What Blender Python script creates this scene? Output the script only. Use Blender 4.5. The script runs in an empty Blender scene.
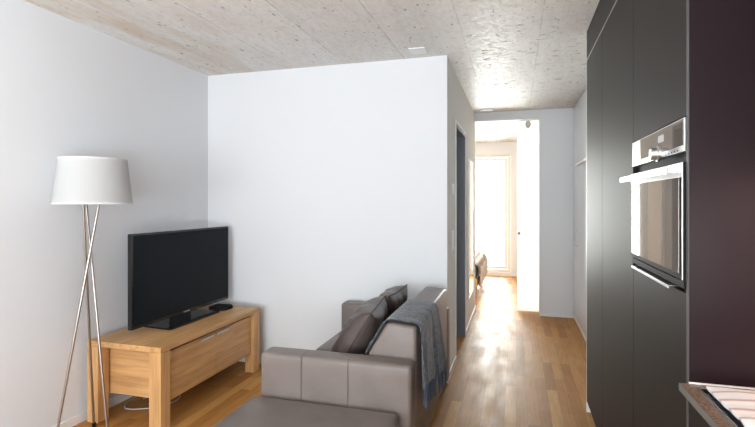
import bpy, bmesh, math, random
from mathutils import Vector, Matrix, noise
random.seed(7)
S = bpy.context.scene
COL = S.collection
PI = math.pi
H = 2.5          # ceiling height

# ------------------------------------------------------------------ materials
def mat(name, base=(.8, .8, .8), rough=.5, metal=0.0, spec=.5, coat=0.0, coat_rough=.1, sheen=0.0):
    m = bpy.data.materials.new(name); m.use_nodes = True
    b = m.node_tree.nodes['Principled BSDF']
    b.inputs['Base Color'].default_value = (*base, 1)
    b.inputs['Roughness'].default_value = rough
    b.inputs['Metallic'].default_value = metal
    b.inputs['Specular IOR Level'].default_value = spec
    b.inputs['Coat Weight'].default_value = coat
    b.inputs['Coat Roughness'].default_value = coat_rough
    b.inputs['Sheen Weight'].default_value = sheen
    return m
def nd(m, t, **kw):
    n = m.node_tree.nodes.new(t)
    for k, v in kw.items():
        if k in n.inputs: n.inputs[k].default_value = v
        else: setattr(n, k, v)
    return n
def lk(m, a, b): m.node_tree.links.new(a, b)
def bsdf(m): return m.node_tree.nodes['Principled BSDF']
def coords(m, scale=(1, 1, 1), kind='Object', rot=(0, 0, 0)):
    tc = nd(m, 'ShaderNodeTexCoord'); mp = nd(m, 'ShaderNodeMapping')
    mp.inputs['Scale'].default_value = scale; mp.inputs['Rotation'].default_value = rot
    lk(m, tc.outputs[kind], mp.inputs['Vector']); return mp.outputs['Vector']
def ramp(m, fac, stops):
    r = nd(m, 'ShaderNodeValToRGB'); e = r.color_ramp.elements
    while len(e) < len(stops): e.new(.5)
    for el, (p, c) in zip(e, stops):
        el.position = p; el.color = (*c, 1) if len(c) == 3 else c
    lk(m, fac, r.inputs['Fac']); return r.outputs['Color']
def bump(m, height, strength=.2, dist=.01, normal=None):
    b = nd(m, 'ShaderNodeBump'); b.inputs['Strength'].default_value = strength; b.inputs['Distance'].default_value = dist
    lk(m, height, b.inputs['Height'])
    if normal: lk(m, normal, b.inputs['Normal'])
    return b.outputs['Normal']
def mix(m, fac, a, b, mode='MIX'):
    n = nd(m, 'ShaderNodeMix', data_type='RGBA', blend_type=mode)
    for sock, v in ((n.inputs['Factor'], fac), (n.inputs[6], a), (n.inputs[7], b)):
        if isinstance(v, (int, float)): sock.default_value = v
        elif isinstance(v, tuple): sock.default_value = (*v, 1)
        else: lk(m, v, sock)
    return n.outputs[2]
def math_(m, op, a, b=0.0):
    n = nd(m, 'ShaderNodeMath', operation=op)
    for i, v in enumerate((a, b)):
        if isinstance(v, (int, float)): n.inputs[i].default_value = v
        else: lk(m, v, n.inputs[i])
    return n.outputs[0]

def make_paint(name, c, rough=.75):
    m = mat(name, c, rough, spec=.3)
    n = nd(m, 'ShaderNodeTexNoise', Scale=160.0, Detail=3.0); lk(m, coords(m), n.inputs['Vector'])
    lk(m, bump(m, n.outputs['Fac'], .06, .002), bsdf(m).inputs['Normal']); return m
M = {}
M['paint'] = make_paint('white_wall_paint', (.775, .785, .80))
M['paint_warm'] = make_paint('beige_warm_lit_wall_paint', (.82, .785, .745))
M['trim'] = mat('white_trim_lacquer', (.84, .84, .84), .4)
M['dark_frame'] = mat('grey_steel_door_frame', (.19, .20, .23), .45)
M['white_lacquer'] = mat('white_cabinet_lacquer', (.82, .87, .92), .25, spec=.5)
M['window_frame'] = mat('pale_window_frame', (.80, .74, .66), .4)

def make_concrete():
    m = mat('board_formed_concrete', (.7, .68, .65), .5, spec=.32)
    v = coords(m); sx = nd(m, 'ShaderNodeSeparateXYZ'); lk(m, v, sx.inputs[0])
    def mr(val, a, b, c, d):
        n = nd(m, 'ShaderNodeMapRange'); lk(m, val, n.inputs[0])
        for i, q in ((1, a), (2, b), (3, c), (4, d)): n.inputs[i].default_value = q
        return n.outputs[0]
    def noise_(scale, detail=5.0, rough=.6, sc=(1, 1, 1), dist=0.0):
        n = nd(m, 'ShaderNodeTexNoise', Scale=scale, Detail=detail, Roughness=rough, Distortion=dist); lk(m, coords(m, sc), n.inputs['Vector']); return n.outputs['Fac']
    cloud = noise_(1.3, 6.0, .62); grain = noise_(11.0, 7.0, .7, (2.6, .22, 1)); fine = noise_(45.0, 6.0, .75, (1, .5, 1))
    base = ramp(m, cloud, [(.3, (.72, .70, .67)), (.52, (.815, .81, .785)), (.72, (.86, .86, .84))])
    base = mix(m, .38, base, ramp(m, grain, [(.3, (.58, .55, .515)), (.5, (.795, .79, .765)), (.7, (.88, .88, .86))]))
    base = mix(m, .30, base, ramp(m, fine, [(.36, (.45, .42, .39)), (.5, (.81, .81, .79)), (.64, (.92, .905, .885))]))
    # rusty board stains towards the left edge and at the far end of the corridor
    st = ramp(m, noise_(2.4, 6.0, .65, (2.2, .45, 1)), [(.42, (0, 0, 0)), (.64, (1, 1, 1))])
    zone = math_(m, 'MAXIMUM', mr(sx.outputs['X'], -1.5, -2.5, .08, .75), mr(sx.outputs['Y'], 5.3, 6.0, 0.0, .7))
    base = mix(m, math_(m, 'MULTIPLY', st, zone), base, (.60, .47, .33))
    # shuttering boards along the corridor, 0.495 m wide, ragged joints
    wob = noise_(2.6, 5.0, .7)
    xs = math_(m, 'DIVIDE', math_(m, 'ADD', math_(m, 'ADD', sx.outputs['X'], math_(m, 'MULTIPLY', wob, .016)), 10.236), .495)
    fr = math_(m, 'FRACT', xs); d = math_(m, 'MINIMUM', fr, math_(m, 'SUBTRACT', 1.0, fr))
    cell = math_(m, 'FLOOR', xs)
    ys = math_(m, 'ADD', math_(m, 'DIVIDE', math_(m, 'ADD', math_(m, 'ADD', sx.outputs['Y'], math_(m, 'MULTIPLY', wob, .03)), 8.05), 2.47), math_(m, 'MULTIPLY', math_(m, 'MODULO', cell, 2.0), .08))
    fy = math_(m, 'FRACT', ys); dy = math_(m, 'MINIMUM', fy, math_(m, 'SUBTRACT', 1.0, fy))
    bk = ramp(m, noise_(5.0, 5.0, .7), [(.38, (.05, .05, .05)), (.56, (.9, .9, .9))])
    jj = math_(m, 'MULTIPLY', math_(m, 'MAXIMUM', mr(d, .003, .013, 1.0, 0.0), mr(dy, .0012, .004, .7, 0.0)), bk)
    base = mix(m, math_(m, 'MULTIPLY', jj, .55), base, (.27, .245, .22))
    # each board a slightly different grey
    wn = nd(m, 'ShaderNodeTexWhiteNoise', noise_dimensions='1D'); lk(m, cell, wn.inputs['W'])
    base = mix(m, .10, base, ramp(m, wn.outputs['Value'], [(0, (.5, .48, .45)), (1, (.86, .85, .83))]))
    # pores and chips
    def pores(scale, sc, lo, hi, gate):
        vo = nd(m, 'ShaderNodeTexVoronoi', Scale=scale); lk(m, coords(m, sc), vo.inputs['Vector'])
        sub = nd(m, 'ShaderNodeSeparateColor'); lk(m, vo.outputs['Color'], sub.inputs[0])
        on = ramp(m, sub.outputs[0], [(gate, (1, 1, 1)), (gate + .02, (0, 0, 0))])
        return math_(m, 'MULTIPLY', ramp(m, vo.outputs['Distance'], [(lo, (1, 1, 1)), (hi, (0, 0, 0))]), on)
    pf = math_(m, 'MAXIMUM', pores(8.0, (1.6, .7, 1), .07, .14, .34), pores(22.0, (1.4, .6, 1), .10, .20, .30))
    base = mix(m, math_(m, 'MULTIPLY', pf, .75), base, (.24, .21, .185))
    chip = ramp(m, noise_(17.0, 5.0, .66, (.8, 1.25, 1), .3), [(.585, (0, 0, 0)), (.635, (1, 1, 1))])
    chip = math_(m, 'MULTIPLY', chip, math_(m, 'MULTIPLY', mr(sx.outputs['X'], -.55, -.25, 0.0, 1.0), ramp(m, cloud, [(.40, (.15, .15, .15)), (.55, (1, 1, 1))])))
    base = mix(m, math_(m, 'MULTIPLY', chip, .6), base, (.30, .28, .255))
    lk(m, base, bsdf(m).inputs['Base Color'])
    # flaky laitance: glassy skin broken by rough chips; the corridor boards are the smoothest
    skin = ramp(m, noise_(26.0, 6.0, .7, (1, .7, 1), .3), [(.44, (0, 0, 0)), (.60, (1, 1, 1))])
    smooth_zone = mr(sx.outputs['X'], -.75, -.35, 1.0, 0.0)
    rr = math_(m, 'ADD', math_(m, 'MULTIPLY', skin, .12), math_(m, 'ADD', .48, math_(m, 'MULTIPLY', smooth_zone, .18)))
    lk(m, math_(m, 'ADD', rr, math_(m, 'MULTIPLY', chip, .35)), bsdf(m).inputs['Roughness'])
    hh = math_(m, 'SUBTRACT', math_(m, 'MULTIPLY', fine, .6), math_(m, 'ADD', math_(m, 'MULTIPLY', jj, .6), pf))
    lk(m, bump(m, hh, .06, .004), bsdf(m).inputs['Normal'])
    return m
M['concrete'] = make_concrete()

def make_floor():
    m = mat('oak_strip_parquet', (.4, .25, .12), .3, spec=.24)
    v = coords(m, rot=(0, 0, PI / 2))
    br = nd(m, 'ShaderNodeTexBrick', Scale=1.0)
    for k, q in (('Mortar Size', .0008), ('Mortar Smooth', .2), ('Bias', .0), ('Brick Width', .62), ('Row Height', .072)): br.inputs[k].default_value = q
    br.offset = .37; br.offset_frequency = 2
    br.inputs['Color1'].default_value = (0, 0, 0, 1); br.inputs['Color2'].default_value = (1, 1, 1, 1); br.inputs['Mortar'].default_value = (.2, .2, .2, 1)
    lk(m, v, br.inputs['Vector'])
    tone = ramp(m, br.outputs['Color'], [(0, (.34, .148, .036)), (.35, (.42, .192, .050)), (.7, (.49, .238, .068)), (1, (.56, .295, .096))])
    g = nd(m, 'ShaderNodeTexNoise', Scale=14.0, Detail=8.0, Roughness=.65); lk(m, coords(m, (5, .35, 1)), g.inputs['Vector'])
    tone = mix(m, .45, tone, ramp(m, g.outputs['Fac'], [(.3, (.30, .28, .25)), (.7, (.7, .7, .7))]), 'OVERLAY')
    tone = mix(m, math_(m, 'MULTIPLY', br.outputs['Fac'], .55), tone, (.12, .06, .03))
    lk(m, tone, bsdf(m).inputs['Base Color'])
    r = nd(m, 'ShaderNodeTexNoise', Scale=5.0, Detail=5.0); lk(m, coords(m, (2, .6, 1)), r.inputs['Vector'])
    lk(m, ramp(m, r.outputs['Fac'], [(.3, (.40, .40, .40)), (.7, (.55, .55, .55))]), bsdf(m).inputs['Roughness'])
    hh = math_(m, 'SUBTRACT', math_(m, 'MULTIPLY', g.outputs['Fac'], .25), br.outputs['Fac'])
    lk(m, bump(m, hh, .15, .0015), bsdf(m).inputs['Normal'])
    return m
M['floor'] = make_floor()

def make_oak(name, grain_axis, light=(.69, .40, .175), dark=(.46, .235, .085)):
    m = mat(name, light, .42, spec=.4)
    sc = [26, 26, 26]; sc[grain_axis] = 1.6
    g = nd(m, 'ShaderNodeTexNoise', Scale=1.6, Detail=7.0, Roughness=.62, Distortion=.35); lk(m, coords(m, sc), g.inputs['Vector'])
    sc2 = [7, 7, 7]; sc2[grain_axis] = .7
    g2 = nd(m, 'ShaderNodeTexNoise', Scale=1.5, Detail=4.0, Distortion=1.2); lk(m, coords(m, sc2), g2.inputs['Vector'])
    c = ramp(m, g.outputs['Fac'], [(.34, tuple(.8 * a for a in dark)), (.5, tuple(.5 * (a + b) for a, b in zip(light, dark))), (.64, light)])
    c = mix(m, .45, c, ramp(m, g2.outputs['Fac'], [(.3, dark), (.7, tuple(min(1, 1.08 * a) for a in light))]))
    lk(m, c, bsdf(m).inputs['Base Color'])
    lk(m, bump(m, g.outputs['Fac'], .08, .001), bsdf(m).inputs['Normal'])
    return m
M['oak_y'] = make_oak('oiled_oak_long_grain', 1)
M['oak_z'] = make_oak('oiled_oak_upright_grain', 2)
M['oak_x'] = make_oak('oiled_oak_cross_grain', 0)

def make_leather(name, c, rough=.38):
    m = mat(name, c, rough, spec=.45)
    vo = nd(m, 'ShaderNodeTexVoronoi', Scale=260.0); lk(m, coords(m), vo.inputs['Vector'])
    n = nd(m, 'ShaderNodeTexNoise', Scale=7.0, Detail=5.0); lk(m, coords(m), n.inputs['Vector'])
    lk(m, ramp(m, n.outputs['Fac'], [(.3, tuple(.9 * x for x in c)), (.7, tuple(1.1 * x for x in c))]), bsdf(m).inputs['Base Color'])
    b1 = bump(m, n.outputs['Fac'], .12, .01)
    lk(m, bump(m, vo.outputs['Distance'], .12, .0006, b1), bsdf(m).inputs['Normal'])
    return m
M['leather'] = make_leather('taupe_leather', (.180, .146, .131), .40)
M['leather_dark'] = make_leather('dark_brown_leather', (.075, .055, .048), .33)
M['seam'] = mat('leather_seam_thread', (.11, .085, .075), .6)
M['sofa_foot'] = mat('sofa_foot_black_plastic', (.03, .028, .027), .5)

def make_wool():
    m = mat('blue_grey_wool', (.10, .12, .15), .95, spec=.15, sheen=.4)
    n = nd(m, 'ShaderNodeTexNoise', Scale=42.0, Detail=7.0, Roughness=.8); lk(m, coords(m), n.inputs['Vector'])
    w = nd(m, 'ShaderNodeTexWave', Scale=60.0, Distortion=3.0); lk(m, coords(m), w.inputs['Vector'])
    lk(m, ramp(m, n.outputs['Fac'], [(.34, (.012, .015, .021)), (.5, (.058, .069, .088)), (.68, (.22, .245, .28))]), bsdf(m).inputs['Base Color'])
    lk(m, bump(m, math_(m, 'ADD', n.outputs['Fac'], math_(m, 'MULTIPLY', w.outputs['Fac'], .4)), .6, .004), bsdf(m).inputs['Normal'])
    return m
M['wool'] = make_wool()
M['wool_fringe'] = mat('blue_grey_wool_yarn', (.075, .095, .13), .95, spec=.1)

def make_steel(name, c=(.62, .61, .60), rough=.3):
    m = mat(name, c, rough, metal=1.0)
    n = nd(m, 'ShaderNodeTexNoise', Scale=40.0, Detail=4.0); lk(m, coords(m, (1, 1, 30)), n.inputs['Vector'])
    lk(m, bump(m, n.outputs['Fac'], .04, .0005), bsdf(m).inputs['Normal'])
    return m
M['steel'] = make_steel('brushed_steel')
M['steel_lamp'] = make_steel('satin_nickel', (.40, .35, .315), .3)
M['steel_pale'] = make_steel('pale_satin_aluminium', (.66, .66, .66), .36)
M['black_gloss'] = mat('black_gloss_plastic', (.008, .008, .009), .12)
M['screen'] = mat('dark_screen_glass', (.0085, .0115, .014), .2, spec=.08)
M['logo_grey'] = mat('pale_grey_print', (.45, .46, .48), .5)
M['black_matt'] = mat('black_matt_plastic', (.007, .007, .007), .6, spec=.15)
M['oven_glass'] = mat('smoked_mirror_oven_glass', (.30, .255, .22), .03, metal=.5, spec=.5)
bsdf(M['oven_glass']).inputs['IOR'].default_value = 2.0
M['white_plastic'] = mat('white_plastic', (.85, .85, .85), .35)
M['cable'] = mat('white_cable_rubber', (.5, .5, .5), .5)

def make_front(name, c, rough):
    m = mat(name, c, rough, spec=.23)
    n = nd(m, 'ShaderNodeTexNoise', Scale=220.0, Detail=2.0); lk(m, coords(m), n.inputs['Vector'])
    lk(m, bump(m, n.outputs['Fac'], .05, .0006), bsdf(m).inputs['Normal'])
    return m
M['front'] = make_front('anthracite_satin_laminate', (.013, .009, .007), .55)
M['panel'] = make_front('dark_plum_satin_panel', (.014, .007, .0085), .30)
M['carcass'] = mat('dark_cabinet_carcass', (.02, .019, .019), .6)

def make_stone():
    m = mat('brown_quartz_worktop', (.2, .14, .1), .22, spec=.5)
    n = nd(m, 'ShaderNodeTexNoise', Scale=140.0, Detail=5.0, Roughness=.8); lk(m, coords(m), n.inputs['Vector'])
    lk(m, ramp(m, n.outputs['Fac'], [(.3, (.10, .066, .046)), (.5, (.19, .122, .083)), (.72, (.31, .23, .175))]), bsdf(m).inputs['Base Color'])
    return m
M['edge_grey'] = mat('grey_edge_band', (.07, .065, .065), .5)
M['stone'] = make_stone()
M['stone_edge'] = mat('ground_grey_worktop_edge', (.15, .14, .13), .45)  # same stone; light reflected from the left is put into this grey

def make_towel():
    m = mat('striped_cotton', (.8, .78, .75), .95, spec=.1, sheen=.3)
    tc = nd(m, 'ShaderNodeTexCoord'); sx = nd(m, 'ShaderNodeSeparateXYZ'); lk(m, tc.outputs['Object'], sx.inputs[0])
    fr = math_(m, 'FRACT', math_(m, 'DIVIDE', math_(m, 'ADD', sx.outputs['Y'], 5.0), .052))
    c = ramp(m, fr, [(0, (.72, .70, .70)), (.40, (.72, .68, .65)), (.5, (.50, .37, .32)), (.56, (.34, .26, .25)), (.62, (.48, .38, .35)), (.74, (.72, .70, .70))])
    lk(m, c, bsdf(m).inputs['Base Color'])
    n = nd(m, 'ShaderNodeTexNoise', Scale=400.0, Detail=3.0); lk(m, tc.outputs['Object'], n.inputs['Vector'])
    lk(m, bump(m, n.outputs['Fac'], .4, .001), bsdf(m).inputs['Normal'])
    return m
M['towel'] = make_towel()

def make_shade():
    m = bpy.data.materials.new('white_lampshade_fabric'); m.use_nodes = True
    b = bsdf(m); b.inputs['Base Color'].default_value = (.66, .66, .655, 1); b.inputs['Roughness'].default_value = .9
    b.inputs['Specular IOR Level'].default_value = .1
    t = nd(m, 'ShaderNodeBsdfTranslucent'); t.inputs['Color'].default_value = (.72, .72, .71, 1)
    mx = nd(m, 'ShaderNodeMixShader'); mx.inputs[0].default_value = .3
    w = nd(m, 'ShaderNodeTexNoise', Scale=300.0, Detail=2.0); lk(m, coords(m), w.inputs['Vector'])
    lk(m, bump(m, w.outputs['Fac'], .1, .001), b.inputs['Normal'])
    lk(m, b.outputs[0], mx.inputs[1]); lk(m, t.outputs[0], mx.inputs[2])
    lk(m, mx.outputs[0], m.node_tree.nodes['Material Output'].inputs['Surface'])
    return m
M['shade'] = make_shade()
M['bracket'] = mat('grey_metal_fitting', (.55, .50, .44), .5)
M['hem'] = mat('white_hem_tape', (.68, .68, .67), .9, spec=.1)
def make_frosted():
    m = bpy.data.materials.new('frosted_white_glass'); m.use_nodes = True
    b = bsdf(m); b.inputs['Base Color'].default_value = (.9, .9, .9, 1); b.inputs['Roughness'].default_value = .25
    t = nd(m, 'ShaderNodeBsdfTranslucent'); t.inputs['Color'].default_value = (.97, .96, .95, 1)
    mx = nd(m, 'ShaderNodeMixShader'); mx.inputs[0].default_value = .75
    lk(m, b.outputs[0], mx.inputs[1]); lk(m, t.outputs[0], mx.inputs[2])
    lk(m, mx.outputs[0], m.node_tree.nodes['Material Output'].inputs['Surface'])
    return m
M['frosted'] = make_frosted()
def make_glass():
    m = bpy.data.materials.new('clear_window_glass'); m.use_nodes = True
    nt = m.node_tree; nt.nodes.remove(bsdf(m))
    tr = nd(m, 'ShaderNodeBsdfTransparent'); tr.inputs['Color'].default_value = (.96, .98, .97, 1)
    gl = nd(m, 'ShaderNodeBsdfGlossy'); gl.inputs['Roughness'].default_value = .02
    fn = nd(m, 'ShaderNodeFresnel', IOR=1.45); mx = nd(m, 'ShaderNodeMixShader')
    lk(m, fn.outputs[0], mx.inputs[0]); lk(m, tr.outputs[0], mx.inputs[1]); lk(m, gl.outputs[0], mx.inputs[2])
    lk(m, mx.outputs[0], nt.nodes['Material Output'].inputs['Surface'])
    return m
M['glass'] = make_glass()
M['mirror'] = mat('silvered_mirror_glass', (.92, .92, .92), .02, metal=1.0)
def make_blanket():
    m = mat('striped_brown_blanket', (.4, .28, .2), .9, spec=.1)
    w = nd(m, 'ShaderNodeTexWave', Scale=4.0, Distortion=2.0, Detail=2.0); lk(m, coords(m), w.inputs['Vector'])
    lk(m, ramp(m, w.outputs['Fac'], [(.2, (.22, .15, .11)), (.5, (.46, .33, .24)), (.8, (.66, .56, .48))]), bsdf(m).inputs['Base Color'])
    return m
M['blanket'] = make_blanket()
M['linen'] = mat('white_bed_linen', (.8, .78, .76), .9, spec=.1)
M['splash'] = mat('terracotta_glass_backsplash', (.60, .15, .06), .35)

# ------------------------------------------------------------------ mesh builder
class MB:
    def __init__(s): s.bm = bmesh.new()
    def _merge(s, t):
        me = bpy.data.meshes.new('tmp'); t.to_mesh(me); t.free(); s.bm.from_mesh(me); bpy.data.meshes.remove(me); return s
    def box(s, x0, x1, y0, y1, z0, z1, bev=0.0, seg=2, mtx=None):
        t = bmesh.new(); bmesh.ops.create_cube(t, size=1)
        for v in t.verts: v.co = Vector(((x0 + x1) / 2 + v.co.x * (x1 - x0), (y0 + y1) / 2 + v.co.y * (y1 - y0), (z0 + z1) / 2 + v.co.z * (z1 - z0)))
        if bev: bmesh.ops.bevel(t, geom=t.edges[:], offset=bev, segments=seg, profile=.5, affect='EDGES')
        if mtx: bmesh.ops.transform(t, matrix=mtx, verts=t.verts[:])
        return s._merge(t)
    def prism(s, pts, axis, a, b, bev=0.0, seg=2):
        """polygon pts in the plane normal to axis ('x': pts are (y,z), 'y': (x,z), 'z': (x,y))"""
        t = bmesh.new()
        def P(p, q): return {'x': (q, p[0], p[1]), 'y': (p[0], q, p[1]), 'z': (p[0], p[1], q)}[axis]
        A = [t.verts.new(P(p, a)) for p in pts]; B = [t.verts.new(P(p, b)) for p in pts]
        n = len(pts); t.faces.new(A); t.faces.new(B[::-1])
        for i in range(n): t.faces.new((A[i], B[i], B[(i + 1) % n], A[(i + 1) % n]))
        bmesh.ops.recalc_face_normals(t, faces=t.faces[:])
        if bev: bmesh.ops.bevel(t, geom=t.edges[:], offset=bev, segments=seg, profile=.5, affect='EDGES')
        return s._merge(t)
    def tube(s, pts, r, n=12, cap=True):
        """tube along a polyline, r a radius or a list of radii"""
        pts = [Vector(p) for p in pts]; t = bmesh.new(); rings = []
        up = None
        for i, p in enumerate(pts):
            d = (pts[min(i + 1, len(pts) - 1)] - pts[max(i - 1, 0)]).normalized()
            if up is None:
                up = d.orthogonal().normalized()
            else:
                up = (up - d * up.dot(d)).normalized()
            w = d.cross(up); rr = r[i] if isinstance(r, (list, tuple)) else r
            rings.append([t.verts.new(p + (up * math.cos(2 * PI * k / n) + w * math.sin(2 * PI * k / n)) * rr) for k in range(n)])
        for a, b in zip(rings, rings[1:]):
            for k in range(n): t.faces.new((a[k], a[(k + 1) % n], b[(k + 1) % n], b[k]))
        if cap: t.faces.new(rings[0][::-1]); t.faces.new(rings[-1])
        bmesh.ops.recalc_face_normals(t, faces=t.faces[:])
        return s._merge(t)
    def lathe(s, prof, c, n=48, closed=False):
        t = bmesh.new(); R = [[t.verts.new((c[0] + r * math.cos(2 * PI * k / n), c[1] + r * math.sin(2 * PI * k / n), c[2] + z)) for k in range(n)] for r, z in prof]
        pr = list(zip(R, R[1:])) + ([(R[-1], R[0])] if closed else [])
        for a, b in pr:
            for k in range(n): t.faces.new((a[k], a[(k + 1) % n], b[(k + 1) % n], b[k]))
        if not closed:
            if prof[0][0] > 1e-5: t.faces.new(R[0][::-1])
            if prof[-1][0] > 1e-5: t.faces.new(R[-1])
        bmesh.ops.recalc_face_normals(t, faces=t.faces[:])
        return s._merge(t)
    def grid(s, fn, nu, nv, thick=0.0):
        """open sheet fn(u,v) (0..1), thickened to both sides"""
        t = bmesh.new(); V = [[t.verts.new(fn(i / nu, j / nv)) for j in range(nv + 1)] for i in range(nu + 1)]
        for i in range(nu):
            for j in range(nv): t.faces.new((V[i][j], V[i + 1][j], V[i + 1][j + 1], V[i][j + 1]))
        bmesh.ops.recalc_face_normals(t, faces=t.faces[:])
        if thick: bmesh.ops.solidify(t, geom=t.faces[:], thickness=thick); bmesh.ops.recalc_face_normals(t, faces=t.faces[:])
        return s._merge(t)
    def build(s, name, material, parent=None, origin=None, smooth=35):
        me = bpy.data.meshes.new(name)
        if parent is not None: o0 = ORG[parent.name]
        elif origin is not None: o0 = Vector(origin)
        else:
            xs = [v.co for v in s.bm.verts]
            o0 = Vector(((min(v.x for v in xs) + max(v.x for v in xs)) / 2, (min(v.y for v in xs) + max(v.y for v in xs)) / 2, min(v.z for v in xs)))
        for v in s.bm.verts: v.co -= o0
        s.bm.to_mesh(me); s.bm.free()
        me.materials.append(material)
        if smooth:
            for p in me.polygons: p.use_smooth = True
            me.set_sharp_from_angle(angle=math.radians(smooth))
        o = bpy.data.objects.new(name, me); COL.objects.link(o)
        if smooth and smooth < 50:
            wn = o.modifiers.new('weighted_normal', 'WEIGHTED_NORMAL'); wn.weight = 100; wn.keep_sharp = True
        if parent is not None: o.parent = parent
        else: o.location = o0
        ORG[o.name] = o0
        return o
ORG = {}
def thing(name, label, cat, loc, group=None):
    o = bpy.data.objects.new(name, None); COL.objects.link(o); o.location = loc; o.empty_display_size = .1
    ORG[o.name] = Vector(loc); o['label'] = label; o['category'] = cat
    if group: o['group'] = group
    return o
def tag(o, label, cat, group=None):
    o['label'] = label; o['category'] = cat
    if group: o['group'] = group
    return o
CATS = {'wall': 'wall', 'floor': 'floor', 'ceiling': 'ceiling', 'window': 'window', 'door': 'door', 'baseboard': 'baseboard', 'trim': 'trim'}
def struct(o, label):
    o['kind'] = 'structure'; o['label'] = label; o['category'] = CATS[o.name.split('_')[0]]; return o
def sempty(name, label, loc):
    o = bpy.data.objects.new(name, None); COL.objects.link(o); o.location = loc; o.empty_display_size = .1
    ORG[o.name] = Vector(loc); return struct(o, label)
def plabel(o, text): o['label'] = text; return o

# ------------------------------------------------------------------ the setting
XL, YB, XC = -2.625, 3.645, -.505     # left wall, wall behind the sofa, corridor wall
XR, YR = 1.08, -3.0                  # kitchen wall, window wall behind the camera
YE, YF = 6.1, 9.2                    # end of the corridor, bedroom window wall
b = MB(); b.box(-3.4, 1.3, -3.2, 9.4, -.12, 0); struct(b.build('floor', M['floor'], origin=(0, 0, 0), smooth=0), 'warm oak strip parquet floor running down the corridor')
b = MB(); b.box(-3.4, 1.3, -3.2, 9.4, H, H + .2); struct(b.build('ceiling', M['concrete'], origin=(0, 0, 0), smooth=0), 'raw board-formed concrete ceiling')
b = MB(); b.box(XL - .15, XL, -3.2, YB + .15, 0, H); struct(b.build('wall_left', M['paint'], smooth=0), 'white wall on the left behind lamp and television')
b = MB(); b.box(XL, XC - .16, YB, YB + .15, 0, H); b.box(XC - .16, XC, YB, YB + .02, 0, H)
struct(b.build('wall_back', M['paint'], smooth=0), 'white wall facing us behind the sofa')
# corridor wall with the door opening y 4.17..4.97
D0, D1, DZ = 4.17, 4.965, 2.075
b = MB()
b.box(XC - .16, XC, YB + .02, D0, 0, H)
b.box(XC - .16, XC, D1, YE + .15, 0, H); b.box(XC - .16, XC, D0, D1, DZ, H)
struct(b.build('wall_corridor', M['paint_warm'], smooth=0), 'corridor side wall with a doorway, light switch and mirror')  # white wall; the warm tone of its lighting is put into the paint colour
# end wall: opening x -.505..0.267 up to z 2.39
XO, ZO = .272, 2.392
WX0, WX1, WZ0, WZ1 = -2.35, .55, .12, 2.36
b = MB(); b.box(XO, XR, YE, YE + .15, 0, H); b.box(XC, XO, YE, YE + .15, ZO, H)
struct(b.build('wall_end', M['paint'], smooth=0), 'pale grey wall closing the corridor around the bedroom opening')
SY0, SY1 = -2.75, -.62
b = MB(); b.box(XR, XR + .15, SY1, 9.4, 0, H); b.box(XR, XR + .15, -3.2, SY0, 0, H); b.box(XR, XR + .15, SY0, SY1, 0, WZ0); b.box(XR, XR + .15, SY0, SY1, WZ1, H); struct(b.build('wall_right', M['paint'], smooth=0), 'white wall behind the kitchen units')
# rear wall with a wide window
b = MB(); b.box(XL, WX0, YR - .15, YR, 0, H); b.box(WX1, XR, YR - .15, YR, 0, H); b.box(WX0, WX1, YR - .15, YR, 0, WZ0); b.box(WX0, WX1, YR - .15, YR, WZ1, H)
struct(b.build('wall_rear', M['paint'], smooth=0), 'white wall behind the camera around the wide window')
# bedroom
BX = -3.2
b = MB(); b.box(BX - .15, BX, YE + .15, 9.4, 0, H); b.box(BX - .15, XC - .16, YE + .0, YE + .15, 0, H)
struct(b.build('wall_bedroom', M['paint'], smooth=0), 'bedroom side wall beyond the corridor')
BW0, BW1, BZ0, BZ1 = -2.0, -.095, .06, 2.27
b = MB(); b.box(BX, BW0, YF, YF + .2, 0, H); b.box(BW1, XR, YF, YF + .2, 0, H); b.box(BW0, BW1, YF, YF + .2, BZ1, H); b.box(BW0, BW1, YF, YF + .2, 0, BZ0)
struct(b.build('wall_far', M['paint_warm'], smooth=0), 'beige bedroom wall around the bright window door')

def window(name, label, x0, x1, z0, z1, y0, y1, n, frame_m, fw=.055):
    w = sempty(name, label, ((x0 + x1) / 2, (y0 + y1) / 2, z0))
    f = MB()
    f.box(x0, x1, y0, y1, z0, z0 + fw, .004); f.box(x0, x1, y0, y1, z1 - fw, z1, .004)
    f.box(x0, x0 + fw, y0, y1, z0 + fw, z1 - fw, .004); f.box(x1 - fw, x1, y0, y1, z0 + fw, z1 - fw, .004)
    f.build('window_frame', frame_m, w)
    step = (x1 - x0 - 2 * fw) / n
    for i in range(n):
        a, c = x0 + fw + i * step + .003, x0 + fw + (i + 1) * step - .003
        s_ = MB(); k = .05; ya, yb = y0 + .02, y1 - .02
        s_.box(a, c, ya, yb, z0 + fw + .003, z0 + fw + .003 + k, .004); s_.box(a, c, ya, yb, z1 - fw - k - .003, z1 - fw - .003, .004)
        s_.box(a, a + k, ya, yb, z0 + fw + k, z1 - fw - k, .004); s_.box(c - k, c, ya, yb, z0 + fw + k, z1 - fw - k, .004)
        sash = s_.build('sash', frame_m, w)
        g = MB(); g.box(a + k, c - k, (ya + yb) / 2 - .004, (ya + yb) / 2 + .004, z0 + fw + k, z1 - fw - k); g.build('pane', M['glass'], sash, smooth=0)
        if i == n - 1 and name == 'window_1':
            h = MB(); hx = c - k / 2; h.box(hx - .012, hx + .012, ya - .012, ya, 1.0, 1.09, .003); h.tube([(hx, ya - .01, 1.06), (hx, ya - .05, 1.06), (hx - .01, ya - .055, 1.05), (hx - .012, ya - .055, .95)], .008)
            h.build('window_handle', M['steel'], sash)
    return w
window('window_1', 'tall overexposed window door at the far end of the bedroom', BW0 + .003, BW1 - .003, BZ0 + .003, BZ1 - .003, YF + .05, YF + .12, 2, M['window_frame'])
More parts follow.
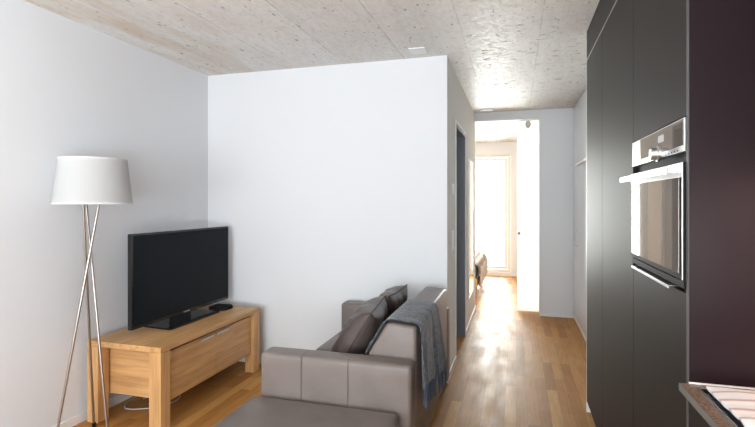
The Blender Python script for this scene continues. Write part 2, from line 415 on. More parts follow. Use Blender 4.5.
window('window_2', 'wide daylight window behind the camera', WX0 + .003, WX1 - .003, WZ0 + .003, WZ1 - .003, YR - .11, YR - .04, 3, M['trim'])

w3 = sempty('window_added', 'glazed opening added in the side wall behind the camera for fill light', (XR + .075, (SY0 + SY1) / 2, WZ0))  # opening added with no known window there, lets side fill light in
f = MB(); xa, xb = XR + .04, XR + .11
f.box(xa, xb, SY0 + .003, SY1 - .003, WZ0 + .003, WZ0 + .06, .003); f.box(xa, xb, SY0 + .003, SY1 - .003, WZ1 - .06, WZ1 - .003, .003)
f.box(xa, xb, SY0 + .003, SY0 + .06, WZ0 + .06, WZ1 - .06, .003); f.box(xa, xb, SY1 - .06, SY1 - .003, WZ0 + .06, WZ1 - .06, .003); f.box(xa, xb, -1.715, -1.655, WZ0 + .06, WZ1 - .06, .003)
fo = f.build('window_frame', M['trim'], w3)
for a, c in ((SY0 + .06, -1.715), (-1.655, SY1 - .06)):
    g = MB(); g.box(XR + .072, XR + .08, a, c, WZ0 + .06, WZ1 - .06); g.build('pane', M['glass'], fo, smooth=0)

# door in the corridor wall: grey steel lining, thin pale casing, closed leaf set deep in it
d1 = sempty('door_1', 'grey steel framed doorway in the corridor wall', (XC - .08, (D0 + D1) / 2, 0))
b = MB(); t = .03
b.box(XC - .158, XC + .004, D0 + .001, D0 + t, 0.001, DZ - .001, .002); b.box(XC - .158, XC + .004, D1 - t, D1 - .001, 0.001, DZ - .001, .002); b.box(XC - .158, XC + .004, D0 + t, D1 - t, DZ - t, DZ - .001, .002)
b.build('door_frame', M['dark_frame'], d1)
b = MB(); b.box(XC + .0005, XC + .008, D0 - .022, D0 - .001, 0.001, DZ + .02, .001); b.box(XC + .0005, XC + .008, D1 + .001, D1 + .022, 0.001, DZ + .02, .001); b.box(XC + .0005, XC + .008, D0 - .001, D1 + .001, DZ + .001, DZ + .02, .001)
plabel(b.build('casing', M['trim'], d1), 'thin white casing strip')
b = MB(); b.box(XC - .155, XC - .115, D0 + t + .003, D1 - t - .003, .006, DZ - t - .003, .002); leaf = b.build('door_leaf', M['dark_frame'], d1)
b = MB(); b.tube([(XC - .115, D0 + .1, 1.03), (XC - .06, D0 + .1, 1.03), (XC - .055, D0 + .12, 1.03), (XC - .055, D0 + .22, 1.03)], .009); b.build('door_handle', M['steel'], leaf)

# sliding frosted door behind the end wall
d2 = sempty('door_2', 'bright white sliding door half covering the bedroom opening', (.45, 6.29, 0))
b = MB(); b.box(.012, .93, 6.275, 6.305, .012, 2.44, .002); dl = b.build('door_leaf', M['frosted'], d2)
b = MB(); b.tube([(.036, 6.274, .985), (.036, 6.262, .985)], [.022, .018], 20); plabel(b.build('door_pull', M['bracket'], dl), 'small round pull at the door edge')
b = MB(); b.prism([(.144 + .036 * math.cos(2 * PI * k / 24), 2.353 + .048 * math.sin(2 * PI * k / 24)) for k in range(24)], 'y', 6.2535, 6.2745, .004); plabel(b.build('roller_hanger', M['bracket'], dl), 'grey oval roller bracket at the top')
b = MB(); b.box(-.45, 1.05, 6.265, 6.315, 2.445, 2.495, .002); plabel(b.build('door_rail', M['steel'], d2), 'overhead sliding rail')

# baseboards
def bb(name, label, *boxes):
    m_ = MB()
    for x in boxes: m_.box(*x, .003)
    struct(m_.build(name, M['trim']), label)
bh, bt = .055, .012
bb('baseboard_left', 'white baseboard along the left wall', (XL, XL + bt, -2.99, YB - bt, 0, bh))
bb('baseboard_back', 'white baseboard below the wall behind the sofa', (XL, XC, YB - bt, YB, 0, bh))
bb('baseboard_corridor', 'white baseboard along the corridor wall', (XC, XC + bt, YB - bt, D0 - .024, 0, bh), (XC, XC + bt, D1 + .024, YE + .15, 0, bh))
bb('baseboard_end', 'white baseboard below the corridor end wall', (XO, .655, YE - bt, YE, 0, .04))
bb('baseboard_bedroom', 'beige baseboard below the bedroom window wall', (BW1, XR, YF - bt, YF, 0, .06))

# ceiling fittings
tag(MB().box(-.752, -.632, 3.395, 3.525, H - .009, H - .0005, .002).build('smoke_detector', M['white_plastic']), 'small square white ceiling fitting above the corner of the sofa wall', 'ceiling fitting')
tag(MB().box(-.42, -.27, 5.87, 5.985, H - .014, H - .0005, .003).build('ceiling_sensor', M['white_plastic']), 'flat cream box on the concrete ceiling above the bedroom opening', 'ceiling fitting')

# switches on the corridor wall
t = thing('light_switch', 'single white light switch by the corridor doorway', 'light switch', (XC, 3.935, 1.445))
b = MB(); b.box(XC + .0005, XC + .009, 3.895, 3.975, 1.445, 1.53, .003); b.build('cover_plate', M['white_plastic'], t)
b = MB(); b.box(XC + .0095, XC + .015, 3.908, 3.962, 1.46, 1.515, .002); b.build('rocker', M['white_plastic'], t)
t = thing('socket_strip', 'white vertical triple socket strip below the light switch', 'power socket', (XC, 3.935, .985))
b = MB(); b.box(XC + .0005, XC + .009, 3.895, 3.975, .985, 1.15, .003); b.build('cover_plate', M['white_plastic'], t)
for i in range(3):
    z = 1.014 + i * .0535
    b = MB(); b.tube([(XC + .0092, 3.935, z), (XC + .014, 3.935, z)], .021, 20); s_ = b.build('socket', M['white_plastic'], t)
    b = MB()
    for q in (-.008, 0, .008): b.tube([(XC + .0142, 3.935 + q, z), (XC + .0148, 3.935 + q, z)], .0022, 8)
    b.build('pin_hole', M['black_matt'], s_)

# mirror on the corridor wall
t = thing('wall_mirror', 'tall narrow frameless-looking mirror hung on the corridor wall', 'mirror', (XC, 5.45, .33))
t['label'] = 'tall narrow mirror hung on the corridor wall past the doorway'
b = MB(); b.box(XC + .001, XC + .02, 5.18, 5.72, .33, 1.85, .003); b.build('mirror_frame', M['trim'], t)
b = MB(); b.box(XC + .0205, XC + .023, 5.19, 5.71, .34, 1.84); b.build('mirror_glass', M['mirror'], t, smooth=0)

# ------------------------------------------------------------------ television bench
tb = thing('tv_bench', 'oak television bench with block legs along the left wall', 'tv bench', (-2.315, 2.93, 0))
cx0, cx1, cy0, cy1, ct = -2.585, -2.03, 2.365, 3.505, .512
b = MB(); b.box(cx0, cx1, cy0, cy1, ct - .034, ct, .003); b.build('bench_top', M['oak_y'], tb)
lw, ld = .085, .085
for X in (cx0, cx1 - lw):
    for Y in (cy0, cy1 - ld):
        b = MB(); b.box(X, X + lw, Y, Y + ld, 0.0005, ct - .0345, .003); b.build('leg', M['oak_z'], tb)
b = MB(); bz = .155
b.box(cx0 + .03, cx1 - .055, cy0 + .10, cy0 + .12, bz, .43, .001); b.box(cx0 + .03, cx1 - .055, cy1 - .12, cy1 - .10, bz, .43, .001)
b.box(cx0 + .03, cx1 - .055, cy0 + .12, cy1 - .12, bz, bz + .02); b.box(cx0 + .03, cx0 + .045, cy0 + .12, cy1 - .12, bz + .02, .43)
b.box(cx0 + .03, cx1 - .055, cy0 + .10, cy1 - .10, .43, .4775)
b.build('cabinet_body', M['oak_x'], tb)
mid = 2.945
for (a, c, hy0, hy1) in ((cy0 + .09, mid - .0015, 2.775, 2.92), (mid + .0015, cy1 - .09, 2.962, 3.11)):
    b = MB(); b.box(cx1 - .05, cx1 - .028, a, c, bz - .003, .457, .002); dr = b.build('drop_front', M['oak_y'], tb)
    b = MB(); b.box(cx1 - .0275, cx1 - .010, hy0, hy1, .444, .449, .001); b.box(cx1 - .0275, cx1 - .025, hy0, hy1, .430, .444, .0005); plabel(b.build('handle', M['steel'], dr), 'flat steel strip handle')

# television
tv = thing('television', 'black flat screen television standing on the oak bench', 'television', (-2.37, 2.99, ct))
ty0, ty1, tz0, tz1, tx = 2.47, 3.53, .562, 1.176, -2.34
b = MB(); b.box(tx - .035, tx, ty0, ty1, tz0, tz1, .005); b.box(tx - .075, tx - .035, ty0 + .18, ty1 - .18, tz0 + .06, tz1 - .16, .015); b.build('housing', M['black_gloss'], tv)
b = MB(); b.box(tx + .0003, tx + .0018, ty0 + .014, ty1 - .014, tz0 + .024, tz1 - .014); b.build('screen', M['screen'], tv, smooth=0)
b = MB()
for i in range(6): b.box(tx + .0004, tx + .0012, 2.962 + i * .0115, 2.970 + i * .0115, tz0 + .008, tz0 + .0155)
b.build('logo', M['logo_grey'], tv, smooth=0)
b = MB(); b.prism([(-2.475, 2.72), (-2.25, 2.70), (-2.235, 2.72), (-2.235, 3.25), (-2.25, 3.27), (-2.475, 3.25), (-2.49, 3.23), (-2.49, 2.74)], 'z', ct + .0005, ct + .013, .003); b.build('stand_base', M['black_gloss'], tv)
b = MB(); b.box(-2.41, -2.365, 2.89, 3.08, ct + .0125, tz0 + .03, .006); b.build('stand_neck', M['black_gloss'], tv)
b = MB(); b.prism([(-2.37, 3.30), (-2.27, 3.295), (-2.225, 3.315), (-2.22, 3.41), (-2.245, 3.44), (-2.36, 3.44), (-2.385, 3.42), (-2.385, 3.32)], 'z', ct + .0005, ct + .026, .006, 3)
tag(b.build('media_player', M['black_matt']), 'small black box at the far end of the oak bench beside the television', 'media player')

# cable on the floor under the bench
def spline(pts, n=8):
    P = [Vector(p) for p in pts]; out = []
    for i in range(len(P) - 1):
        p0, p1, p2, p3 = P[max(i - 1, 0)], P[i], P[i + 1], P[min(i + 2, len(P) - 1)]
        for k in range(n):
            u = k / n; out.append(.5 * ((2 * p1) + (p2 - p0) * u + (2 * p0 - 5 * p1 + 4 * p2 - p3) * u * u + (3 * p1 - p0 - 3 * p2 + p3) * u ** 3))
    return out + [P[-1]]
b = MB(); b.tube(spline([(-2.602, 2.95, .12), (-2.60, 2.90, .08), (-2.585, 2.80, .012), (-2.56, 2.66, .006), (-2.50, 2.585, .006), (-2.40, 2.60, .006), (-2.30, 2.68, .006), (-2.26, 2.80, .006), (-2.34, 2.90, .006), (-2.46, 2.86, .006), (-2.50, 2.74, .006)]), .0036, 8)
tag(b.build('power_cable', M['cable']), 'thin white cable looped on the floor under the bench', 'cable')

# ------------------------------------------------------------------ floor lamp
lx, ly = -2.385, 2.20
lamp = thing('floor_lamp', 'tripod floor lamp with crossed metal legs and white drum shade', 'floor lamp', (lx, ly, 0))
vd = Vector((lx, ly, 0)).normalized(); vr = Vector((-vd.y, vd.x, 0)) * -1
def ringpt(R, a, z):
    a = math.radians(a); q = vr * (R * math.cos(a)) - vd * (R * math.sin(a)); return Vector((lx + q.x, ly + q.y, z))
for a in (165, 285, 45):
    p0, p1 = ringpt(.155, a, .0215) - vr * .018, ringpt(.055, a + 203, 1.42)
    b = MB(); b.tube([p0, p1], .0072, 14); lg = b.build('leg', M['steel_lamp'], lamp)
    dd = (p1 - p0).normalized(); b = MB(); b.tube([p0 - dd * .017, p0 + dd * .008], [.012, .0115], 14); plabel(b.build('rubber_foot', M['black_matt'], lg), 'black rubber foot')
b = MB(); b.lathe([(0, 1.425), (.075, 1.425), (.075, 1.437), (0, 1.437)], (lx, ly, 0), 32); hub = b.build('hub_plate', M['steel_lamp'], lamp)
b = MB(); b.lathe([(0, 1.4375), (.018, 1.4375), (.018, 1.49), (0, 1.49)], (lx, ly, 0), 20); b.build('bulb_holder', M['white_plastic'], hub)
b = MB(); b.lathe([(0, 1.491), (.013, 1.491), (.028, 1.525), (.03, 1.545), (.02, 1.57), (0, 1.578)], (lx, ly, 0), 24); b.build('bulb', M['white_plastic'], hub)
lx += .028
rb, rt, z0, z1 = .205, .176, 1.370, 1.622
b = MB(); b.lathe([(rb, z0), (rt, z1), (rt - .003, z1), (rb - .003, z0)], (lx, ly, 0), 72, closed=True)
sh = b.build('lamp_shade', M['shade'], lamp, smooth=50)
for r, z in ((rb, z0), (rt, z1)):
    b = MB(); b.lathe([(r + .001, z - .002), (r + .001, z + .008), (r - .0045, z + .008), (r - .0045, z - .002)], (lx, ly, 0), 72, closed=True); b.build('shade_hem', M['hem'], sh)
for k in range(3):
    a = 2 * PI * k / 3 + .5; b = MB(); b.tube([(lx + .07 * math.cos(a), ly + .07 * math.sin(a), 1.431), (lx + .197 * math.cos(a), ly + .197 * math.sin(a), 1.405)], .003, 8); b.build('shade_spoke', M['steel_lamp'], hub)

# ------------------------------------------------------------------ sofa
sx0, sx1, sy0, sy1 = -1.283, -.478, 2.215, 3.60
so = thing('sofa', 'taupe leather two-seat sofa with low block arms', 'sofa', ((sx0 + sx1) / 2, (sy0 + sy1) / 2, 0))
def puff(mb, x0, x1, y0, y1, z0, z1, r, amt=.006, cuts=10, dirs='xyz', seed=0):
    t = bmesh.new(); bmesh.ops.create_cube(t, size=1)
    for v in t.verts: v.co = Vector(((x0 + x1) / 2 + v.co.x * (x1 - x0), (y0 + y1) / 2 + v.co.y * (y1 - y0), (z0 + z1) / 2 + v.co.z * (z1 - z0)))
    bmesh.ops.bevel(t, geom=t.edges[:], offset=r, segments=4, profile=.5, affect='EDGES')
    big = [e for e in t.edges if e.calc_length() > .06]
    bmesh.ops.subdivide_edges(t, edges=big, cuts=cuts, use_grid_fill=True)
    c = Vector(((x0 + x1) / 2, (y0 + y1) / 2, (z0 + z1) / 2)); hs = Vector(((x1 - x0) / 2, (y1 - y0) / 2, (z1 - z0) / 2))
    for v in t.verts:
        q = Vector([(v.co[i] - c[i]) / hs[i] for i in range(3)])
        w = noise.noise(v.co * 6 + Vector((seed, 0, 0))) * .25
        for i, ax in enumerate('xyz'):
            if ax in dirs and abs(q[i]) > .93:
                o1, o2 = [j for j in range(3) if j != i]
                v.co[i] += math.copysign(1, q[i]) * amt * ((1 - q[o1] ** 2) * (1 - q[o2] ** 2) + w * (1 - q[o1] ** 4) * (1 - q[o2] ** 4))
    return mb._merge(t)
b = MB(); b.box(sx0 + .03, sx1 - .012, sy0 + .14, sy1 - .14, .07, .235, .012, 3); b.build('sofa_base', M['leather'], so)
for (a, c) in ((sy0, sy0 + .125), (sy1 - .135, sy1)):
    b = MB(); puff(b, sx0 - (.02 if a > 3 else 0), sx1, a, c, .065, .598, .022, .005, 12, 'yz', a)
    arm = b.build('armrest', M['leather'], so, smooth=60)
    face = a - .0052 if a == sy0 else a - .0052
    for X in (-1.045, -.795):
        b = MB()
        pts = [(X, face, .08), (X, face - .001, .3), (X, face, .56), (X, a + .006, .592), (X, a + .03, .6005), (X, c - .03, .6005)]
        b.tube(spline(pts, 6), .0014, 6); b.build('seam', M['seam'], arm)
b = MB(); puff(b, sx0 - .005, -.70, sy0 + .127, (sy0 + sy1) / 2 - .002, .237, .41, .035, .012, 10, 'xz', 1); b.build('seat_cushion', M['leather'], so, smooth=60)
b = MB(); puff(b, sx0 - .005, -.70, (sy0 + sy1) / 2 + .002, sy1 - .137, .237, .41, .035, .012, 10, 'xz', 2); b.build('seat_cushion', M['leather'], so, smooth=60)
by0, by1 = sy0 + .128, sy1 - .138
prof = [(-.695, .237), (-.748, .42), (-.733, .60), (-.632, .766), (-.480, .754), (-.478, .237)]
b = MB(); b.prism(prof, 'y', by0, by1, .020, 4); b.build('backrest', M['leather'], so, smooth=60)
for X in (sx0 + .06, sx1 - .10):
    for Y in (sy0 + .03, sy1 - .09):
        b = MB(); b.box(X, X + .05, Y, Y + .06, .0005, .0645, .004); b.build('foot', M['sofa_foot'], so)

# footstool
ot = thing('footstool', 'taupe leather footstool in front of the near sofa arm', 'footstool', (-.91, 1.86, 0))
b = MB(); puff(b, -1.305, -.525, 1.545, 2.19, .20, .388, .03, .008, 12, 'xyz', 4); b.build('cushion', M['leather'], ot, smooth=60)
b = MB(); b.box(-1.285, -.535, 1.565, 2.175, .065, .198, .012, 3); b.build('stool_base', M['leather'], ot)
for X in (-1.25, -.62):
    for Y in (1.60, 2.08):
        b = MB(); b.box(X, X + .05, Y, Y + .06, .0005, .0645, .004); b.build('foot', M['sofa_foot'], ot)

# cushions leaning on the backrest
def pillow(name, label, c, w, h, th, tilt, yaw, seed, roll=0.0):
    R = Matrix.Translation(c) @ Matrix.Rotation(yaw, 4, 'Z') @ Matrix.Rotation(tilt, 4, 'Y') @ Matrix.Rotation(roll, 4, 'X')
    t = bmesh.new(); n = 28; L = {}
    for side in (1, -1):
        for i in range(n + 1):
            for j in range(n + 1):
                u, v = 2 * i / n - 1, 2 * j / n - 1
                border = i in (0, n) or j in (0, n)
                if border and side == -1: L[side, i, j] = L[1, i, j]; continue
                pin = 1 - .07 * (1 - v * v) * abs(u) ** 3; pin2 = 1 - .07 * (1 - u * u) * abs(v) ** 3
                e = max(0, (1 - u ** 4)) ** .55 * max(0, (1 - v ** 4)) ** .55
                p = Vector((side * th / 2 * e, u * w / 2 * pin, v * h / 2 * pin2))
                wr = noise.noise(Vector((u * 2.2 + seed, v * 2.6, side * 3))) * .020 + noise.noise(Vector((u * 6 + seed, v * 5, side))) * .009
                edge_r = noise.noise(Vector((u * 9, v * 9, seed))) * .006 * (1 if not border else .6)
                p.x += side * (wr * e) + edge_r
                # folds pulling in from the middle of the edges
                p.x -= side * .013 * math.exp(-((u - .15 * side) / .16) ** 2) * abs(v) ** 2 * e
                L[side, i, j] = t.verts.new(R @ p)
    for side in (1, -1):
        for i in range(n):
            for j in range(n):
                q = [L[side, i, j], L[side, i + 1, j], L[side, i + 1, j + 1], L[side, i, j + 1]]
                t.faces.new(q if side == 1 else q[::-1])
    bmesh.ops.recalc_face_normals(t, faces=t.faces[:])
    rim = [L[1, i, 0].co.copy() for i in range(n + 1)] + [L[1, n, j].co.copy() for j in range(1, n + 1)] + [L[1, i, n].co.copy() for i in range(n - 1, -1, -1)] + [L[1, 0, j].co.copy() for j in range(n - 1, 0, -1)]
    mb = MB(); mb._merge(t)
    e = thing(name, label, 'cushion', (c[0], c[1], c[2] - h / 2), 'leather cushions on the sofa')
    mb.build('cover', M['leather_dark'], e, smooth=70)
    mb = MB(); mb.tube(rim + [rim[0]], .0045, 6, cap=False); mb.build('piping', M['seam'], e, smooth=60)
pillow('scatter_cushion', 'large dark brown leather cushion nearest the draped throw', Vector((-.882, 2.68, .606)), .50, .41, .19, math.radians(31), math.radians(6), 3.1)
pillow('scatter_cushion', 'dark brown leather cushion leaning behind the nearer one', Vector((-.878, 3.185, .602)), .45, .405, .17, math.radians(31), math.radians(-2), 8.4)

# ------------------------------------------------------------------ throw over the backrest
th = thing('throw_blanket', 'blue-grey wool throw with fringe draped over the sofa backrest', 'throw', (-.58, 2.62, .36))
path = [(-.765, .44), (-.760, .52), (-.745, .605), (-.690, .698), (-.650, .763), (-.615, .780), (-.550, .777), (-.492, .770), (-.466, .752), (-.462, .70), (-.462, .62), (-.461, .52), (-.460, .44)]
pp = spline([(x, 0, z) for x, z in path], 6)
ln = [0.0]
for a, c in zip(pp, pp[1:]): ln.append(ln[-1] + (c - a).length)
def along(u):
    q = u * ln[-1]
    for i in range(len(pp) - 1):
        if ln[i + 1] >= q: 
            f_ = (q - ln[i]) / max(1e-9, ln[i + 1] - ln[i]); return pp[i].lerp(pp[i + 1], f_), (pp[i + 1] - pp[i]).normalized()
    return pp[-1], (pp[-1] - pp[-2]).normalized()
def throw_pt(u, v):
    p, d = along(u); nrm = Vector((-d.z, 0, d.x))
    out = max(0, (u - .62) / .38)
    w0 = 2.352 - .006 * out; w1 = 2.86 + .05 * out - .03 * (1 - min(1, u / .4))
    y = w0 + (w1 - w0) * v
    rip = .5 + .5 * math.sin(v * 31 + 1.1 * math.sin(v * 9) + .6 * u)
    rip2 = .5 + .5 * math.sin(v * 17 + 2)
    off = out ** .8 * (.016 * rip + .012 * rip2 + .030 * v ** 1.5) + .004 * noise.noise(Vector((u * 9, v * 9, 0))) + .004
    y += out * .006 * math.sin(v * 31 + 2)
    return Vector((p.x, y, p.z - .07 * v * max(0, (u - .75) / .25))) + nrm * off
b = MB(); b.grid(throw_pt, 70, 90, .006); b.build('cloth', M['wool'], th, smooth=80)
for k in range(36):
    v = (k + .5) / 36; p = throw_pt(1.0, v); L_ = .085 + .02 * random.random()
    q = p + Vector((random.uniform(-.002, .006), random.uniform(-.006, .006), -L_))
    m_ = p.lerp(q, .5) + Vector((random.uniform(-.002, .003), random.uniform(-.004, .004), 0))
    b = MB(); b.tube([p + Vector((0, 0, .006)), p, m_, q], [.003, .0042, .0038, .0028], 7); b.build('tassel', M['wool_fringe'], th, smooth=60)

# ------------------------------------------------------------------ kitchen
KX = .445
Y0, Y1, Y2, Y3 = 1.482, 2.095, 2.805, 3.39
ZF = 2.305; TK = .075; g_ = .002
def carcass(mb, ya, yb, z0=.0, z1=ZF):
    mb.box(KX + .021, 1.055, ya + .0005, yb - .0005, TK, z1)
    mb.box(KX + .07, 1.05, ya + .0005, yb - .0005, 0.0005, TK - .0005)
def front(parent, ya, yb, z0, z1, name='door'):
    m_ = MB(); m_.box(KX, KX + .020, ya + g_, yb - g_, z0, z1, .0012); return m_.build(name, M['front'], parent)
# far tall unit
t = thing('tall_cabinet', 'full-height dark kitchen cabinet farthest from us, with pale side edge', 'kitchen cabinet', (.75, (Y2 + Y3) / 2, 0), 'dark tall kitchen cabinets')
b = MB(); carcass(b, Y2, Y3); b.build('cabinet_body', M['carcass'], t); front(t, Y2, Y3 - .001, TK, ZF - .003)
b = MB(); b.box(KX, 1.055, Y3, Y3 + .017, .0005, H - .002, .001); plabel(b.build('side_panel', M['trim'], t), 'white side panel')
b = MB(); b.box(KX + .03, KX + .07, Y3 - .03, Y3 - .001, .0005, .012, .001); plabel(b.build('plinth_strip', M['trim'], t), 'white strip at the foot')
t = thing('tall_cabinet', 'plain full-height dark cabinet between the oven unit and the far unit', 'kitchen cabinet', (.75, (Y1 + Y2) / 2, 0), 'dark tall kitchen cabinets')
b = MB(); carcass(b, Y1, Y2); b.build('cabinet_body', M['carcass'], t); front(t, Y1, Y2, TK, ZF - .003)
# oven unit
OZ0, OZ1 = 1.150, 1.612
t = thing('oven_cabinet', 'full-height dark cabinet housing the built-in oven', 'kitchen cabinet', (.75, (Y0 + Y1) / 2, 0), 'dark tall kitchen cabinets')
b = MB(); b.box(KX + .021, 1.055, Y0 + .0005, Y1 - .0005, TK, OZ0 - .012); b.box(KX + .021, 1.055, Y0 + .0005, Y1 - .0005, OZ1 + .004, ZF); b.box(1.04, 1.055, Y0, Y1 - .0005, OZ0 - .012, OZ1 + .004)
b.box(KX + .07, 1.05, Y0 + .0005, Y1 - .0005, 0.0005, TK - .0005); b.build('cabinet_body', M['carcass'], t)
front(t, Y0, Y1, OZ1 + .006, ZF - .003, 'upper_door'); dlo = front(t, Y0, Y1, TK, 1.130, 'lower_door')
b = MB(); b.box(KX - .012, KX + .018, 1.60, 2.07, 1.1305, 1.1335, .0008); b.box(KX - .012, KX - .009, 1.60, 2.07, 1.124, 1.1305, .0008); plabel(b.build('edge_pull', M['steel_pale'], dlo), 'pale steel edge pull')
# end panel facing the camera, filler above the doors, bright shadow-gap strip
b = MB(); t = thing('end_panel', 'dark plum-brown panel closing the kitchen units towards us', 'cabinet panel', (.76, 1.47, 0))
b.box(KX + .0015, 1.075, 1.464, 1.480, .0005, H - .002, .001); b.build('panel', M['panel'], t)
b = MB(); b.box(KX - .001, KX + .001, 1.464, 1.480, .0005, H - .002, .0003); plabel(b.build('edge_strip', M['edge_grey'], t), 'grey edge strip')
t = thing('filler_panel', 'dark panel filling the gap between tall cabinets and concrete ceiling', 'cabinet panel', (.75, 2.43, ZF))
b = MB(); b.box(KX, KX + .020, Y0 + g_, Y3 - .001, ZF + .007, H - .002, .001); b.build('panel', M['front'], t)
b = MB(); b.box(KX - .0015, KX + .018, Y0 + g_, Y3 - .001, ZF + .0005, ZF + .0055, .0005); plabel(b.build('trim_strip', M['steel_pale'], t), 'bright metal strip')

# built-in oven
ov = thing('built_in_oven', 'built-in steel oven with mirrored glass door at eye level', 'oven', (KX, (Y0 + Y1) / 2, OZ0))
oy0, oy1 = Y0 + .004, Y1 - .004
b = MB(); b.box(KX + .012, 1.02, oy0 + .012, oy1 - .012, OZ0 - .010, OZ1, .002); b.build('oven_body', M['black_matt'], ov)
cp = MB(); cp.box(KX - .004, KX + .0115, oy0, oy1, 1.519, OZ1, .0008); cpo = cp.build('control_panel', M['steel_pale'], ov)
b = MB(); b.box(KX - .0062, KX - .0042, oy0 + .002, oy1 - .135, 1.536, OZ1 - .004, .0005); plabel(b.build('display_glass', M['oven_glass'], cpo), 'dark display glass')
b = MB(); b.tube([(KX - .0045, 1.715, 1.534), (KX - .012, 1.715, 1.534), (KX - .014, 1.715, 1.534), (KX - .030, 1.715, 1.534), (KX - .032, 1.715, 1.534)], [.025, .025, .020, .019, .017], 28); b.build('knob', M['steel_pale'], cpo)
for i in range(5):
    b = MB(); b.box(KX - .0048, KX - .0041, 1.535 + i * .028, 1.543 + i * .028, 1.5235, 1.5275); b.build('touch_mark', M['black_matt'], cpo, smooth=0)
b = MB(); b.box(KX - .0068, KX - .0063, 1.665, 1.725, 1.568, 1.590); b.build('display_window', M['logo_grey'], cpo, smooth=0)
b = MB(); dz0, dz1 = 1.165, 1.489
b.box(KX - .006, KX + .0115, oy0, oy1, dz0, dz1, .0008); od = b.build('oven_door', M['black_matt'], ov)
b = MB(); b.box(KX - .0085, KX - .0063, oy0 + .030, oy1 - .003, dz0 + .016, 1.448, .0005); b.build('door_glass', M['oven_glass'], od)
b = MB(); b.box(KX - .0085, KX - .0063, oy0, oy1, 1.449, dz1, .0008); b.box(KX - .008, KX - .0063, oy0, oy0 + .006, dz0, 1.4485, .0008); plabel(b.build('door_trim', M['steel_pale'], od), 'pale steel door trim')
b = MB(); b.box(KX - .050, KX - .040, oy0 + .004, oy1 - .004, 1.456, 1.477, .003)
for Y in (oy0 + .05, oy1 - .05): b.box(KX - .043, KX - .0088, Y - .008, Y + .008, 1.462, 1.474, .002)
b.build('handle', M['steel_pale'], od)
b = MB(); b.box(KX - .004, KX + .0115, oy0, oy1, OZ0 - .008, dz0 - .004, .001); plabel(b.build('vent_trim', M['black_matt'], ov), 'black vent strip under the door')

# base unit, worktop, hob, towel
bc = thing('base_cabinet', 'dark handleless base cabinet below the worktop', 'kitchen cabinet', (.76, .5, 0))
by_0, by_1 = -.45, 1.461
b = MB(); b.box(KX + .021, 1.075, by_0, by_1, TK, .8725); b.box(KX + .07, 1.07, by_0, by_1, .0005, TK - .0005); b.build('cabinet_body', M['carcass'], bc)
for (a, c) in ((by_0, .50), (.504, by_1 - .001)):
    for (z0_, z1_) in ((TK, .34), (.344, .60), (.604, .850)):
        b = MB(); b.box(KX, KX + .020, a, c, z0_, z1_, .001); dr = b.build('drawer_front', M['front'], bc)
        b = MB(); b.box(KX - .001, KX + .018, a, c, z1_ + .0004, z1_ + .0030, .0005); plabel(b.build('edge_strip', M['steel_pale'], dr), 'pale metal top edge')
wt = thing('worktop', 'thin brown stone kitchen worktop with a grey sheen coloured onto its front edge', 'worktop', (.75, .5, .879))
b = MB(); b.box(.424, 1.076, by_0 - .01, 1.4615, .8795, .899, .0008); b.build('slab', M['stone'], wt)
b = MB(); b.box(.4210, .4235, by_0 - .01, 1.4615, .8800, .8985, .0004); plabel(b.build('front_edge', M['stone_edge'], wt), 'front edge with the grey sheen of reflected light in its colour')
b = MB(); b.box(.4445, 1.075, 1.4575, 1.4635, .8995, .9035, .001); plabel(b.build('sealant_strip', M['white_plastic'], wt), 'white sealant line along the panel')
hb = thing('cooktop', 'black glass cooktop set into the worktop under the striped cloth', 'cooktop', (.72, 1.05, .8995))
b = MB(); b.box(.4575, .985, .70, 1.418, .8993, .9035, .001); b.build('glass_top', M['black_gloss'], hb)
b = MB(); b.box(.4545, .4570, .697, 1.421, .8993, .9043, .0005); b.box(.9855, .988, .697, 1.421, .8993, .9043, .0005); b.box(.4570, .9855, 1.4185, 1.421, .8993, .9043, .0005); b.box(.4570, .9855, .697, .6995, .8993, .9043, .0005); plabel(b.build('steel_rim', M['steel'], hb), 'thin steel rim')
def towel_pt(u, v):
    x = .465 + .42 * u; y = 1.182 + .222 * v
    z = .9165 + .004 * (1 - (2 * u - 1) ** 8) * (1 - (2 * v - 1) ** 8) + .0035 * noise.noise(Vector((x * 14, y * 22, 0))) + 0.0010 * math.sin(y * 2 * PI / .052)
    x += .003 * noise.noise(Vector((0, y * 14, 4))); return Vector((x, y, z))
tw = thing('tea_towel', 'folded white striped tea towel lying on the black cooktop', 'tea towel', (.68, 1.24, .904))
b = MB(); b.grid(towel_pt, 40, 60, .006); b.build('top_fold', M['towel'], tw, smooth=80)
def towel_lo(u, v):
    p = towel_pt(u, v); return Vector((p.x + .003, p.y - .002, p.z - .0068 - .0045 * 0))
b = MB(); b.box(.474, .876, 1.188, 1.393, .9045, .9075, .0008); b.build('under_fold', M['towel'], tw, smooth=60)

for o_ in (wt, hb, tw): o_.location.z -= .006

# wall units and lit backsplash beside the cooktop (right of the frame), put in for the reflection on the end panel
wc = thing('added_wall_cabinet', 'dark wall cabinet added out of view for its reflection in the end panel', 'kitchen cabinet', (.92, .5, 1.47))
b = MB(); b.box(.76, 1.075, by_0, 1.455, 1.47, 2.40, .001); b.build('cabinet_body', M['carcass'], wc)
for (a, c) in ((by_0, .50), (.504, 1.455)):
    b = MB(); b.box(.738, .758, a, c, 1.465, 2.40, .001); b.build('door', M['front'], wc)
tag(MB().box(1.066, 1.0785, by_0, 1.455, .902, 1.465, .001).build('backsplash', M['splash']), 'terracotta glass splashback added out of view for its warm reflection', 'backsplash')

